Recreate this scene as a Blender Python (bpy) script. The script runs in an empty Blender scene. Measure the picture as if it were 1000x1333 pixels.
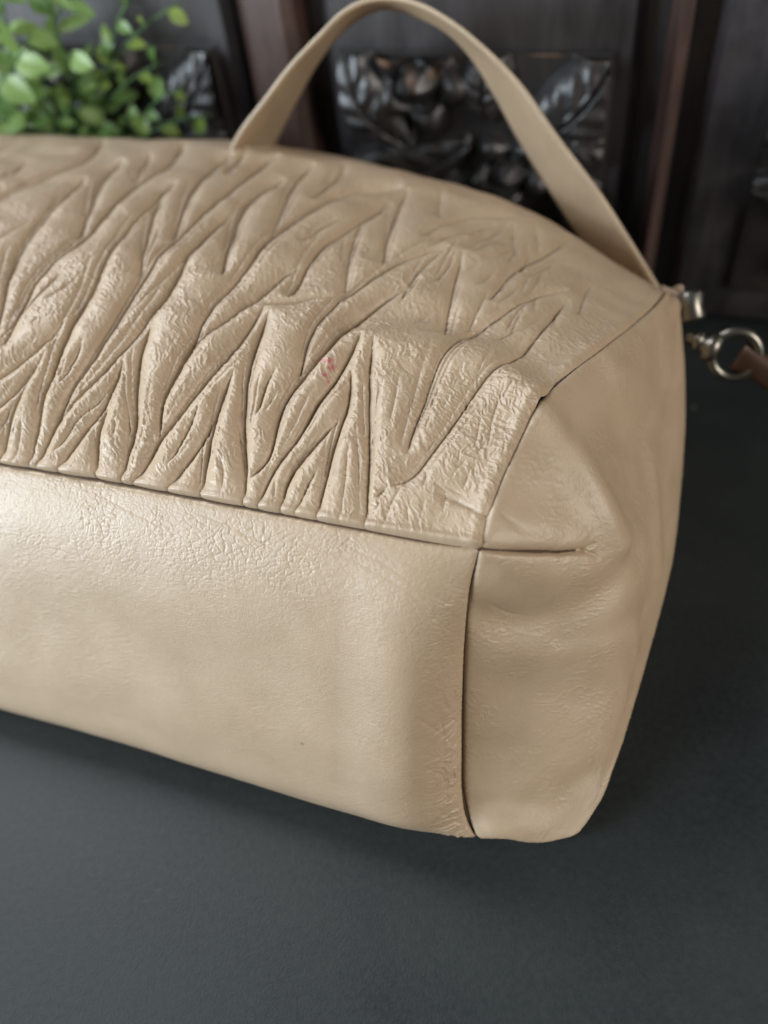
import bpy, math, random
import numpy as np
from mathutils import Vector, Matrix, kdtree

sc = bpy.context.scene
rng = np.random.default_rng(7)
random.seed(7)

# ------------------------------------------------------------------ camera
F_PX = 1100.0                      # focal length in photograph pixels (1000 x 1333)
PITCH, ROLL, CAM_H = math.radians(48), math.radians(8), 0.30
CAM = np.array([0, 0, CAM_H])
FWD = np.array([0, math.cos(PITCH), -math.sin(PITCH)])
_r0 = np.array([1.0, 0, 0]); _u0 = np.array([0, math.sin(PITCH), math.cos(PITCH)])
RGT = math.cos(ROLL) * _r0 - math.sin(ROLL) * _u0
UPV = math.cos(ROLL) * _u0 + math.sin(ROLL) * _r0
cd = bpy.data.cameras.new('camera')
cam = bpy.data.objects.new('camera', cd); sc.collection.objects.link(cam)
cam.matrix_world = Matrix(((RGT[0], UPV[0], -FWD[0], CAM[0]), (RGT[1], UPV[1], -FWD[1], CAM[1]),
                           (RGT[2], UPV[2], -FWD[2], CAM[2]), (0, 0, 0, 1)))
cd.sensor_fit = 'VERTICAL'; cd.sensor_height = 36.0; cd.lens = 36.0 * F_PX / 1333.0
cd.clip_start = 0.01; cd.clip_end = 50
cd.dof.use_dof = True; cd.dof.focus_distance = 0.270; cd.dof.aperture_fstop = 4.3; cd.dof.aperture_blades = 0
sc.camera = cam

# ------------------------------------------------------------------ light
world = bpy.data.worlds.new('World'); sc.world = world; world.use_nodes = True
bg = world.node_tree.nodes['Background']
bg.inputs['Color'].default_value = (1.0, 0.95, 0.88, 1); bg.inputs['Strength'].default_value = 0.11

def area(name, loc, target, sx, sy, power, col):
    l = bpy.data.lights.new(name, 'AREA'); l.shape = 'RECTANGLE'; l.size = sx; l.size_y = sy
    l.energy = power; l.color = col
    o = bpy.data.objects.new(name, l); sc.collection.objects.link(o)
    o.location = loc
    o.rotation_euler = (Vector(target) - Vector(loc)).to_track_quat('-Z', 'Y').to_euler()
    return o
def lamp(name, d, dist, sx, sy, power, col):
    d = np.array(d) / np.linalg.norm(d) * dist; c = np.array((0, .22, .08))
    return area(name, tuple(c + d), tuple(c), sx, sy, power, col)
lamp('window_light', (-.97, -.2, .17), 1.4, .5, .6, 19, (0.86, 0.94, 1.0))           # low window on the left
lamp('front_sheen_light', (-.84, -.31, .42), 1.4, .42, .48, 10, (0.78, 0.90, 1.0))  # second lamp added for the cool sheen on the base panel
lamp('high_fill_light', (-.5, .5, .7), 1.4, .42, .55, 15, (0.95, 0.97, 1.0))  # unseen fill lamp added high at the back left to brighten the pleats
lamp('warm_fill_light', (.70, -.58, .40), 1.4, .5, .65, 13, (1.0, 0.92, 0.82))              # unseen warm fill added at the front right for the gusset

vs = sc.view_settings
vs.view_transform = 'Standard'; vs.look = 'None'; vs.exposure = 0.0; vs.gamma = 1.0
try: vs.use_curve_mapping = False
except Exception: pass
sc.render.engine = 'CYCLES'
sc.cycles.use_denoising = True
try: sc.cycles.denoiser = 'OPENIMAGEDENOISE'
except Exception: pass
sc.cycles.max_bounces = 6

# ------------------------------------------------------------------ helpers: space
def ray(x, y): return FWD + (x - 500) / F_PX * RGT - (y - 666.5) / F_PX * UPV
def at_z(x, y, z):
    d = ray(x, y); return CAM + d * ((z - CAM_H) / d[2])
def project(P):
    q = P - CAM; w = q @ FWD
    return np.stack([500 + F_PX * (q @ RGT) / w, 666.5 - F_PX * (q @ UPV) / w], -1)
_a = math.radians(-23.3)
XB = np.array([math.cos(_a), math.sin(_a), 0]); YB = np.array([-math.sin(_a), math.cos(_a), 0]); ZB = np.array([0, 0, 1.0])
_p = at_z(625, 715, .108); ORG = np.array([_p[0], _p[1], 0])          # bag frame: below the front right corner of the base
def bag(x, y, z): return ORG + XB * x + YB * y + ZB * z
def at_depth(px, py, y):
    d = ray(px, py); t = ((ORG + YB * y - CAM) @ YB) / (d @ YB); return CAM + d * t

# ------------------------------------------------------------------ helpers: curves and surfaces
def hermite(K, V, t):
    """Catmull-Rom through values V[k,...] at knots K, sampled at t"""
    K = np.asarray(K, float); V = np.asarray(V, float); t = np.asarray(t, float)
    n = len(K); M = np.empty_like(V)
    dK = np.diff(K).reshape((-1,) + (1,) * (V.ndim - 1)); D = np.diff(V, axis=0) / dK
    M[0] = D[0]; M[-1] = D[-1]
    if n > 2: M[1:-1] = (D[:-1] * dK[1:] + D[1:] * dK[:-1]) / (dK[:-1] + dK[1:])
    i = np.clip(np.searchsorted(K, t, side='right') - 1, 0, n - 2)
    h = (K[i + 1] - K[i]); s = (t - K[i]) / h
    sh = (-1,) + (1,) * (V.ndim - 1); s = s.reshape(sh); h = h.reshape(sh)
    return ((2*s**3 - 3*s**2 + 1) * V[i] + (s**3 - 2*s**2 + s) * h * M[i] + (-2*s**3 + 3*s**2) * V[i+1] + (s**3 - s**2) * h * M[i+1])
def chord(P):
    P = np.asarray(P, float); return np.concatenate([[0], np.cumsum(np.linalg.norm(np.diff(P, axis=0), axis=1))])
def curve(P, n=200):
    K = chord(P); c = hermite(K, P, np.linspace(0, K[-1], n * 3)); L = chord(c); t = np.linspace(0, L[-1], n)
    return np.stack([np.interp(t, L, c[:, k]) for k in range(c.shape[1])], -1)
def at_frac(C, f):
    L = chord(C); t = np.asarray(f) * L[-1]
    return np.stack([np.interp(t, L, C[:, k]) for k in range(3)], -1)
def tensor(ctrl, ku, kv, su, sv):
    a = hermite(kv, ctrl, sv)                       # [Nv, nu, 3]
    return hermite(ku, a.transpose(1, 0, 2), su).transpose(1, 0, 2)
def grid_normals(G):
    du = np.gradient(G, axis=1); dv = np.gradient(G, axis=0)
    n = np.cross(du, dv); return n / np.maximum(np.linalg.norm(n, axis=-1, keepdims=True), 1e-12)
def poly_dist(P, poly, reach, N=None):
    """distance from points P to a 3D polyline; returns (index, distance, fraction, side)"""
    lo = poly.min(0) - reach; hi = poly.max(0) + reach
    idx = np.nonzero((P[:, 0] > lo[0]) & (P[:, 0] < hi[0]))[0]
    for k in (1, 2):
        c_ = P[idx, k]; idx = idx[(c_ > lo[k]) & (c_ < hi[k])]
    Q = P[idx]; best = np.full(len(idx), 1e9); fr = np.zeros(len(idx)); side = np.zeros(len(idx))
    L = chord(poly); tot = L[-1]; n = len(poly) - 1; step = 6
    for c0 in range(0, n, step):
        c1 = min(n, c0 + step); pp = poly[c0:c1 + 1]
        sub = np.nonzero(np.all((Q > pp.min(0) - reach) & (Q < pp.max(0) + reach), axis=1))[0]
        if not len(sub): continue
        q = Q[sub]; bb = best[sub]; ff = fr[sub]; ss = side[sub]
        for k in range(c0, c1):
            a, b = poly[k], poly[k + 1]; ab = b - a; l2 = ab @ ab
            if l2 < 1e-14: continue
            s = np.clip((q - a) @ ab / l2, 0, 1); r = q - (a + s[:, None] * ab); d = np.einsum('ij,ij->i', r, r)
            m = d < bb
            bb[m] = d[m]; ff[m] = (L[k] + s[m] * (L[k+1] - L[k])) / tot
            if N is not None: ss[m] = np.einsum('ij,ij->i', np.cross(ab, r[m]), N[idx[sub[m]]])
        best[sub] = bb; fr[sub] = ff; side[sub] = ss
    g = best < 1e8
    return idx[g], np.sqrt(best[g]), fr[g], side[g]

def grid_mesh(name, G, attrs=None, mat=None, parent=None, flip=False):
    nv, nu = G.shape[:2]
    me = bpy.data.meshes.new(name)
    i = np.arange(nv * nu).reshape(nv, nu)
    q = np.stack([i[:-1, :-1], i[:-1, 1:], i[1:, 1:], i[1:, :-1]], -1).reshape(-1, 4)
    if flip: q = q[:, ::-1]
    nf = len(q)
    me.vertices.add(nv * nu); me.vertices.foreach_set('co', G.reshape(-1).astype(np.float32))
    me.loops.add(nf * 4); me.loops.foreach_set('vertex_index', q.reshape(-1).astype(np.int32))
    me.polygons.add(nf); me.polygons.foreach_set('loop_start', (np.arange(nf) * 4).astype(np.int32))
    me.polygons.foreach_set('use_smooth', np.ones(nf, bool))
    me.update(calc_edges=True)
    for k, v in (attrs or {}).items():
        v = np.asarray(v, np.float32)
        if v.ndim == 3:
            a = me.attributes.new(k, 'FLOAT_VECTOR', 'POINT'); a.data.foreach_set('vector', v.reshape(-1))
        else:
            a = me.attributes.new(k, 'FLOAT', 'POINT'); a.data.foreach_set('value', v.reshape(-1))
    o = bpy.data.objects.new(name, me); sc.collection.objects.link(o)
    if mat: me.materials.append(mat)
    if parent: o.parent = parent
    return o
def mesh_obj(name, verts, faces, mat=None, parent=None, smooth=True):
    me = bpy.data.meshes.new(name); me.from_pydata([tuple(map(float, v)) for v in verts], [], faces); me.update()
    if smooth: me.polygons.foreach_set('use_smooth', [True] * len(me.polygons))
    if mat: me.materials.append(mat)
    o = bpy.data.objects.new(name, me); sc.collection.objects.link(o)
    if parent: o.parent = parent
    return o
def tube_data(path, rad, n=10, closed=False):
    path = np.asarray(path, float); m = len(path); rad = np.broadcast_to(rad, (m,))
    V = []; F = []
    T = np.roll(path, -1, 0) - np.roll(path, 1, 0)
    if not closed: T[0] = path[1] - path[0]; T[-1] = path[-1] - path[-2]
    T /= np.linalg.norm(T, axis=1, keepdims=True)
    ref = np.array([0, 0, 1.0]) if abs(T[0][2]) < .9 else np.array([1.0, 0, 0])
    nrm = np.cross(T[0], ref); nrm /= np.linalg.norm(nrm)
    for k in range(m):
        nrm = nrm - T[k] * (nrm @ T[k]); nrm /= np.linalg.norm(nrm); b = np.cross(T[k], nrm)
        for j in range(n):
            a = 2 * math.pi * j / n; V.append(path[k] + rad[k] * (math.cos(a) * nrm + math.sin(a) * b))
    for k in range(m if closed else m - 1):
        for j in range(n):
            k2 = (k + 1) % m; F.append((k*n+j, k*n+(j+1) % n, k2*n+(j+1) % n, k2*n+j))
    if not closed: F.append(tuple(range(n))[::-1]); F.append(tuple((m-1)*n + j for j in range(n)))
    return V, F
def tube(name, path, rad, mat, parent=None, n=10, closed=False):
    V, F = tube_data(path, rad, n, closed); return mesh_obj(name, V, F, mat, parent)
def empty(name, loc, label, cat, group=None):
    o = bpy.data.objects.new(name, None); sc.collection.objects.link(o); o.location = loc
    o['label'] = label; o['category'] = cat
    if group: o['group'] = group
    bpy.context.view_layer.update()
    return o
def adopt(root):
    """children were modelled in world coordinates: keep them there"""
    bpy.context.view_layer.update()
    inv = root.matrix_world.inverted()
    for c in root.children: c.matrix_parent_inverse = inv

# ------------------------------------------------------------------ helpers: materials
def new_mat(name):
    m = bpy.data.materials.new(name); m.use_nodes = True; nt = m.node_tree
    return m, nt, nt.nodes['Principled BSDF']
class NT:
    def __init__(s, nt): s.nt = nt
    def n(s, t, **kw):
        x = s.nt.nodes.new(t)
        for k, v in kw.items(): setattr(x, k, v)
        return x
    def l(s, a, b): s.nt.links.new(a, b)
    def val(s, sock, v):
        if isinstance(v, (int, float)): sock.default_value = v
        elif isinstance(v, tuple): sock.default_value = v
        else: s.l(v, sock)
    def math(s, op, a, b=0.0, c=None, clamp=False):
        x = s.n('ShaderNodeMath', operation=op, use_clamp=clamp); s.val(x.inputs[0], a); s.val(x.inputs[1], b)
        if c is not None: s.val(x.inputs[2], c)
        return x.outputs[0]
    def attr(s, name): return s.n('ShaderNodeAttribute', attribute_name=name)
    def mapping(s, vec, scale=(1, 1, 1), rot=(0, 0, 0), loc=(0, 0, 0)):
        x = s.n('ShaderNodeMapping'); s.l(vec, x.inputs['Vector']); x.inputs['Scale'].default_value = scale
        x.inputs['Rotation'].default_value = rot; x.inputs['Location'].default_value = loc; return x.outputs[0]
    def noise(s, vec, scale, detail=3, rough=.5, dist=0.0):
        x = s.n('ShaderNodeTexNoise'); s.l(vec, x.inputs['Vector']); x.inputs['Scale'].default_value = scale
        x.inputs['Detail'].default_value = detail; x.inputs['Roughness'].default_value = rough; x.inputs['Distortion'].default_value = dist
        return x.outputs[0]
    def voro(s, vec, scale, feature='DISTANCE_TO_EDGE', rnd=1.0):
        x = s.n('ShaderNodeTexVoronoi', feature=feature); s.l(vec, x.inputs['Vector']); x.inputs['Scale'].default_value = scale
        x.inputs['Randomness'].default_value = rnd; return x.outputs['Distance']
    def ramp(s, fac, p0, p1, c0=(0, 0, 0, 1), c1=(1, 1, 1, 1)):
        x = s.n('ShaderNodeValToRGB'); s.val(x.inputs[0], fac)
        e = x.color_ramp.elements; e[0].position = p0; e[1].position = p1; e[0].color = c0; e[1].color = c1; return x.outputs[0]
    def mix(s, fac, a, b, blend='MIX'):
        x = s.n('ShaderNodeMix', data_type='RGBA', blend_type=blend); s.val(x.inputs[0], fac); s.val(x.inputs[6], a); s.val(x.inputs[7], b); return x.outputs[2]
    def warp(s, vec, scale, amount):
        t = s.n('ShaderNodeTexNoise'); s.l(vec, t.inputs['Vector']); t.inputs['Scale'].default_value = scale; t.inputs['Detail'].default_value = 1
        a = s.n('ShaderNodeVectorMath', operation='SUBTRACT'); s.l(t.outputs['Color'], a.inputs[0]); a.inputs[1].default_value = (.5, .5, .5)
        b = s.n('ShaderNodeVectorMath', operation='SCALE'); s.l(a.outputs[0], b.inputs[0]); b.inputs['Scale'].default_value = amount
        c = s.n('ShaderNodeVectorMath', operation='ADD'); s.l(vec, c.inputs[0]); s.l(b.outputs[0], c.inputs[1]); return c.outputs[0]
    def bump(s, h, dist, strength=1.0, normal=None):
        x = s.n('ShaderNodeBump'); s.val(x.inputs['Height'], h); x.inputs['Distance'].default_value = dist; x.inputs['Strength'].default_value = strength
        if normal is not None: s.l(normal, x.inputs['Normal'])
        return x.outputs[0]

# the leather: 'surf' holds millimetres along the hide, 'ink' / 'grime' the stains
def leather(name):
    m, nt, p = new_mat(name); k = NT(nt)
    uv = k.attr('surf').outputs['Vector']
    ink = k.attr('ink').outputs['Fac']; gr = k.attr('grime').outputs['Fac']
    # colour: even dyed hide with faint tonal drift
    drift = k.noise(uv, .045, 3, .55)
    col = k.mix(k.ramp(drift, .3, .7), (.402, .303, .203, 1), (.455, .348, .239, 1))
    fine = k.noise(uv, 1.1, 2, .6)
    col = k.mix(k.math('MULTIPLY', k.ramp(fine, .42, .62), .16), col, (.36, .262, .176, 1))
    col = k.mix(k.math('MULTIPLY', gr, .55), col, (.24, .18, .16, 1))
    col = k.mix(k.math('MULTIPLY', ink, .9, clamp=True), col, (.42, .06, .10, 1))
    k.l(col, p.inputs['Base Color'])
    k.l(k.bump(k.noise(uv, 1.9, 3, .65), .00010, 1.0), p.inputs['Normal'])      # pores; the wrinkles are in the mesh
    k.l(k.math('ADD', k.math('MULTIPLY', drift, .16), .345), p.inputs['Roughness'])
    p.inputs['Specular IOR Level'].default_value = .7
    return m
M_HIDE = leather('beige_leather')

def simple(name, col, rough, metal=0.0, spec=.5, var=.25, nscale=60, bumpd=0.0, bscale=200):
    m, nt, p = new_mat(name); k = NT(nt)
    co = k.n('ShaderNodeTexCoord').outputs['Object']
    f = k.noise(co, nscale, 4, .6)
    a = tuple(c * (1 - var) for c in col) + (1,); b = tuple(min(1, c * (1 + var)) for c in col) + (1,)
    k.l(k.mix(k.ramp(f, .3, .7), a, b), p.inputs['Base Color'])
    p.inputs['Roughness'].default_value = rough; p.inputs['Metallic'].default_value = metal; p.inputs['Specular IOR Level'].default_value = spec
    k.l(k.math('ADD', k.math('MULTIPLY', f, .2), rough - .1), p.inputs['Roughness'])
    if bumpd: k.l(k.bump(k.noise(co, bscale, 3, .6), bumpd), p.inputs['Normal'])
    return m
M_SEAM_SHADE = simple('dark_seam_shade', (.075, .045, .028), .8)  # dark tone standing in for shade down in the grooves
M_STRAP = simple('strap_leather', (.40, .30, .20), .45, var=.08, bumpd=.0003, bscale=900)
M_STRAP_EDGE = simple('pale_strap_edge', (.43, .345, .25), .3, var=.1, bumpd=.0003, bscale=700)  # a little lighter and glossier than the strap faces
M_BROWN = simple('brown_strap_leather', (.075, .042, .027), .5, var=.2, bumpd=.0003, bscale=900)
M_METAL = simple('aged_nickel', (.22, .21, .185), .34, metal=1.0, var=.12)
M_WOOD = None

# ------------------------------------------------------------------ setting: the table
def table_material():
    m, nt, p = new_mat('black_board'); k = NT(nt)
    co = k.n('ShaderNodeTexCoord').outputs['Object']
    a = k.noise(k.warp(co, 9, .05), 11, 6, .65); b = k.noise(co, 420, 3, .65)
    c = k.mix(k.ramp(a, .3, .72), (.0085, .0128, .0155, 1), (.022, .0285, .0285, 1))
    c = k.mix(k.math('MULTIPLY', k.ramp(b, .35, .75), .35), c, (.04, .045, .045, 1))
    sp = k.n('ShaderNodeTexVoronoi', feature='F1'); k.l(co, sp.inputs['Vector']); sp.inputs['Scale'].default_value = 55
    dust = k.math('MULTIPLY', k.ramp(sp.outputs['Distance'], .035, .06, (1, 1, 1, 1), (0, 0, 0, 1)), k.ramp(k.noise(co, 40, 2), .58, .62))
    c = k.mix(k.math('MULTIPLY', dust, .5), c, (.30, .30, .28, 1))
    k.l(c, p.inputs['Base Color'])
    k.l(k.math('ADD', k.math('MULTIPLY', a, .25), .42), p.inputs['Roughness'])
    k.l(k.bump(k.noise(co, 900, 3, .7), .0002, .6), p.inputs['Normal'])
    p.inputs['Specular IOR Level'].default_value = .38
    return m
tb = mesh_obj('table_top', [(-1.3, -.5, 0), (1.2, -.5, 0), (1.2, 1.3, 0), (-1.3, 1.3, 0), (-1.3, -.5, -.03), (1.2, -.5, -.03), (1.2, 1.3, -.03), (-1.3, 1.3, -.03)],
              [(0, 1, 2, 3), (7, 6, 5, 4), (0, 4, 5, 1), (1, 5, 6, 2), (2, 6, 7, 3), (3, 7, 4, 0)], table_material(), smooth=False)
tb['kind'] = 'structure'; tb['label'] = 'matte black table surface under the handbag'

# ------------------------------------------------------------------ the handbag: seams as curves in space
BAG = empty('handbag', tuple(bag(-.17, .10, 0)), 'beige pleated leather handbag lying on its back on the black table', 'handbag')
S1_PX = [(-180, 573), (0, 605), (100, 621), (210, 641), (330, 664), (460, 688), (560, 706), (625, 716)]
Z0 = .108
def s1(x):
    xs = [p[0] for p in S1_PX]; ys = [p[1] for p in S1_PX]; return at_z(x, float(hermite(xs, np.array(ys, float)[:, None], [x])[0, 0]), Z0)
S2_PTS = [(625, 716, .108), (638, 668, .1135), (656, 618, .117), (679, 568, .120), (703, 522, .1215), (740, 487, .1205), (790, 448, .1155), (838, 410, .106), (866, 384, .096)]
S2v = np.array([at_z(*p) for p in S2_PTS])
def hide_rows(P):                       # over the top edge and down the far side to the table
    return [P + YB * .014 - ZB * .010, P + YB * .026 - ZB * .032, P + YB * .026 + ZB * (.018 - P[2]), P + YB * .010 + ZB * (.0015 - P[2])]
S2full = np.vstack([S2v, hide_rows(S2v[-1])])
S3_PTS = [(625, 716, .108), (614, 765, .095), (607, 830, .0765), (604, 900, .0565), (603, 980, .0345), (604, 1035, .020), (611, 1070, .0115), (620, 1091, .006)]
S3v = np.array([at_z(*p) for p in S3_PTS])
def under_rows(P): return [P + YB * .008 + ZB * (.0006 - P[2]), P + YB * .03 + ZB * (.0004 - P[2])]
S3full = np.vstack([S3v, under_rows(S3v[-1])])
LEFT_X = [-.07, -.10, -.118, -.126]     # the far left end, beyond the frame
LEFT_Z = [1.0, .86, .55, .02]
def extend(P0_, k):
    q = P0_ + XB * LEFT_X[k]; rel = (q - ORG) @ YB
    return q + YB * ((.11 - rel) * (1 - LEFT_Z[k]) * .12) + ZB * (q[2] * LEFT_Z[k] - q[2])

# ---- pleated front panel
cols_x = [-180, 0, 150, 300, 450, 560]
sil = [(-180, 177), (0, 175), (150, 180), (330, 186), (520, 222), (690, 276)]
silz = [.124, .125, .126, .126, .122, .113]
W = np.array([0, .07, .18, .38, .60, .82, 1.0])
prof = np.array([0, .0125, .0205, .024, .020, .011, 0])         # rise above the chord, left column
L2 = chord(S2v); f2 = L2 / L2[-1]
ctrlB = []
for x, s_, z_ in zip(cols_x, sil, silz):
    a, b = s1(x), at_z(s_[0], s_[1], z_)
    u = (x + 180) / 805.0
    right_dev = at_frac(curve(S2v), W) - (S2v[0] + (S2v[-1] - S2v[0]) * W[:, None])
    dev = np.outer(prof, ZB) * (1 - u ** 2) + right_dev * (u ** 3) * .75
    c = a + (b - a) * W[:, None] + dev
    ctrlB.append(np.vstack([c, hide_rows(b)]))
right = np.vstack([at_frac(curve(S2v), W), hide_rows(S2v[-1])])
left = [np.array([extend(p, k) for p in ctrlB[0]]) for k in (3, 2, 1, 0)]
ctrlB = np.stack(left + ctrlB + [right], 1)
kuB = chord(ctrlB[3]); kvB = chord(ctrlB[:, 7])
vis0 = kuB[4] + (kuB[5] - kuB[4]) * .60
suB = np.concatenate([np.linspace(0, vis0, 110, endpoint=False), np.linspace(vis0, kuB[-1], 860)])
kvs = np.interp(np.linspace(0, 1, 640), [0, .55, 1], [0, (kvB[6] * .42), kvB[6] * 1.03])
svB = np.concatenate([kvs, np.linspace(kvB[6] * 1.03, kvB[-1], 50)[1:]])
GB = tensor(ctrlB, kuB, kvB, suB, svB)

# ---- smooth base panel
bot_px = [(-180, 868), (0, 921), (150, 963), (300, 1010), (450, 1056), (550, 1081)]
ctrlA = []
WA = np.array([0, .12, .3, .55, .8, .93, 1.0])
profA = np.array([0, .0050, .0085, .0100, .0094, .0066, 0])
_e = np.cross(XB, (s1(300) - at_z(300, 1010, .007))); NA = -_e / np.linalg.norm(_e)
if NA @ (CAM - s1(300)) < 0: NA = -NA
for x, bp in zip(cols_x, bot_px):
    a, b = s1(x), at_z(bp[0], bp[1], .007)
    c = a + (b - a) * WA[:, None] + np.outer(profA, NA)
    ctrlA.append(np.vstack([c, under_rows(b)]))
rightA = np.vstack([at_frac(curve(S3v), WA), under_rows(S3v[-1])])
leftA = [np.array([extend(p, k) for p in ctrlA[0]]) for k in (3, 2, 1, 0)]
ctrlA = np.stack(leftA + ctrlA + [rightA], 1)
kuA = chord(ctrlA[0]); kvA = chord(ctrlA[:, 7])
vA = kuA[4] + (kuA[5] - kuA[4]) * .60
suA = np.concatenate([np.linspace(0, vA, 70, endpoint=False), np.linspace(vA, kuA[-1], 680)])
svA = np.concatenate([np.linspace(0, kvA[6], 400), np.linspace(kvA[6], kvA[-1], 40)[1:]])
GA = tensor(ctrlA, kuA, kvA, suA, svA)

# ---- gusset on the right end
C_SEAM = [(838, 410, .106), (790, 448, .1155), (740, 487, .1205), (703, 522, .1215), (679, 568, .120), (656, 618, .117), (625, 716, .108),
          (608, 810, .082), (604, 900, .0565), (603, 980, .0345), (605, 1045, .0175), (620, 1091, .006)]
C_MID = [(858, 422, .099), (838, 472, .102), (806, 520, .105), (778, 562, .108), (782, 617, .104), (797, 668, .096), (812, 735, .081),
         (808, 815, .062), (793, 905, .0405), (772, 985, .0235), (745, 1045, .0120), (690, 1095, .004)]
C_SIL = [(882, 425, .078), (889, 485, .066), (891, 540, .057), (889, 600, .049), (885, 650, .043), (879, 705, .038), (868, 762, .033),
         (850, 828, .027), (826, 912, .020), (800, 992, .0135), (776, 1050, .009), (742, 1086, .004)]
rows = []
r0s, r0m, r0e = S2v[-1], at_z(871, 384, .091), at_z(877, 387, .086)
hid = list(zip(hide_rows(r0s), hide_rows(r0m), hide_rows(r0e)))[::-1]
for s_, m_, e_ in hid: rows.append((s_, m_ - XB * .002 - YB * .004, e_ - XB * .010 - YB * .012))
rows.append((r0s, r0m, r0e))
for s_, m_, e_ in zip(C_SEAM, C_MID, C_SIL): rows.append((at_z(*s_), at_z(*m_), at_z(*e_)))
for s_, m_, e_ in zip(under_rows(S3v[-1]), under_rows(at_z(690, 1095, .004)), under_rows(at_z(742, 1086, .004))): rows.append((s_, m_ - XB * .002, e_ - XB * .006))
ctrlC = []
for k, (s_, m_, e_) in enumerate(rows):
    h1 = e_ - XB * .004 + ZB * (e_[2] * .45 - e_[2]); h2 = e_ - XB * .02 + ZB * (.001 - e_[2])
    ctrlC.append(np.array([s_, s_ + (m_ - s_) * .5 + ZB * .002, m_, m_ + (e_ - m_) * .55 + XB * .002, e_, h1, h2]))
ctrlC = np.array(ctrlC)
kuC = chord(ctrlC[11]); kvC = chord(ctrlC[:, 1])
iP0 = 5 + 6                              # the control row that starts at the corner of the three panels
svC = np.concatenate([np.linspace(0, kvC[4], 40, endpoint=False), np.linspace(kvC[4], kvC[iP0], 300, endpoint=False), np.linspace(kvC[iP0], kvC[-3], 330, endpoint=False), np.linspace(kvC[-3], kvC[-1], 30)])
suC = np.concatenate([np.linspace(0, kuC[4], 320, endpoint=False), np.linspace(kuC[4], kuC[-1], 50)])
GC = tensor(ctrlC, kuC, kvC, suC, svC)

def snap(G, axis, last, C, K, sl=slice(None)):
    """pull one edge of a patch onto the shared seam curve, fading inwards over K lines"""
    H = G if axis == 1 else G.transpose(1, 0, 2)
    e = H[sl, -1 if last else 0].copy(); L = chord(e); d = at_frac(C, L / L[-1]) - e
    for k in range(K):
        H[sl, -1 - k if last else k] += d * (1 - k / K) ** 2
S1c = GB[0].copy()
S2c = curve(S2full, 500); S3c = curve(S3full, 400)
snap(GB, 1, True, S2c, 60); snap(GA, 0, False, S1c, 40); snap(GA, 1, True, S3c, 60)
nP0 = 340
snap(GC, 1, False, S2c[::-1], 60, slice(0, nP0 + 1)); snap(GC, 1, False, S3c, 60, slice(nP0, None))

# ---- marks traced on the hide, as polylines that lie on the smooth form
class Tracer:
    def __init__(s, G, step=3):
        N = grid_normals(G); V = G[::step, ::step].reshape(-1, 3); n = N[::step, ::step].reshape(-1, 3)
        sgn = np.sign(np.sum(n.mean(0) * (CAM - V.mean(0))))
        face = np.einsum('ij,ij->i', n * sgn, CAM - V) > -1e-4
        s.V = V[face]; px = project(s.V)
        s.kd = kdtree.KDTree(len(px))
        for i, q in enumerate(px): s.kd.insert((q[0], q[1], 0), i)
        s.kd.balance()
    def line(s, pts, n=None):
        P = np.array(pts, float)[:, :2]; L = chord(P); m = n or max(6, int(L[-1] / 9))
        c = hermite(L, P, np.linspace(0, L[-1], m)) if len(P) > 2 else np.stack([np.interp(np.linspace(0, L[-1], m), L, P[:, k]) for k in (0, 1)], -1)
        for _ in range(4):
            if len(c) > 4: c[1:-1] = c[1:-1] * .5 + (c[:-2] + c[2:]) * .25
        out = []
        for q in c:
            hits = s.kd.find_n((q[0], q[1], 0), 4); w = np.array([1 / (h[2] + .3) for h in hits])
            out.append(sum(s.V[h[1]] * wi for h, wi in zip(hits, w)) / w.sum())
        out = np.array(out)
        if len(out) > 4: out[1:-1] = out[1:-1] * .5 + (out[:-2] + out[2:]) * .25
        return out

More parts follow.
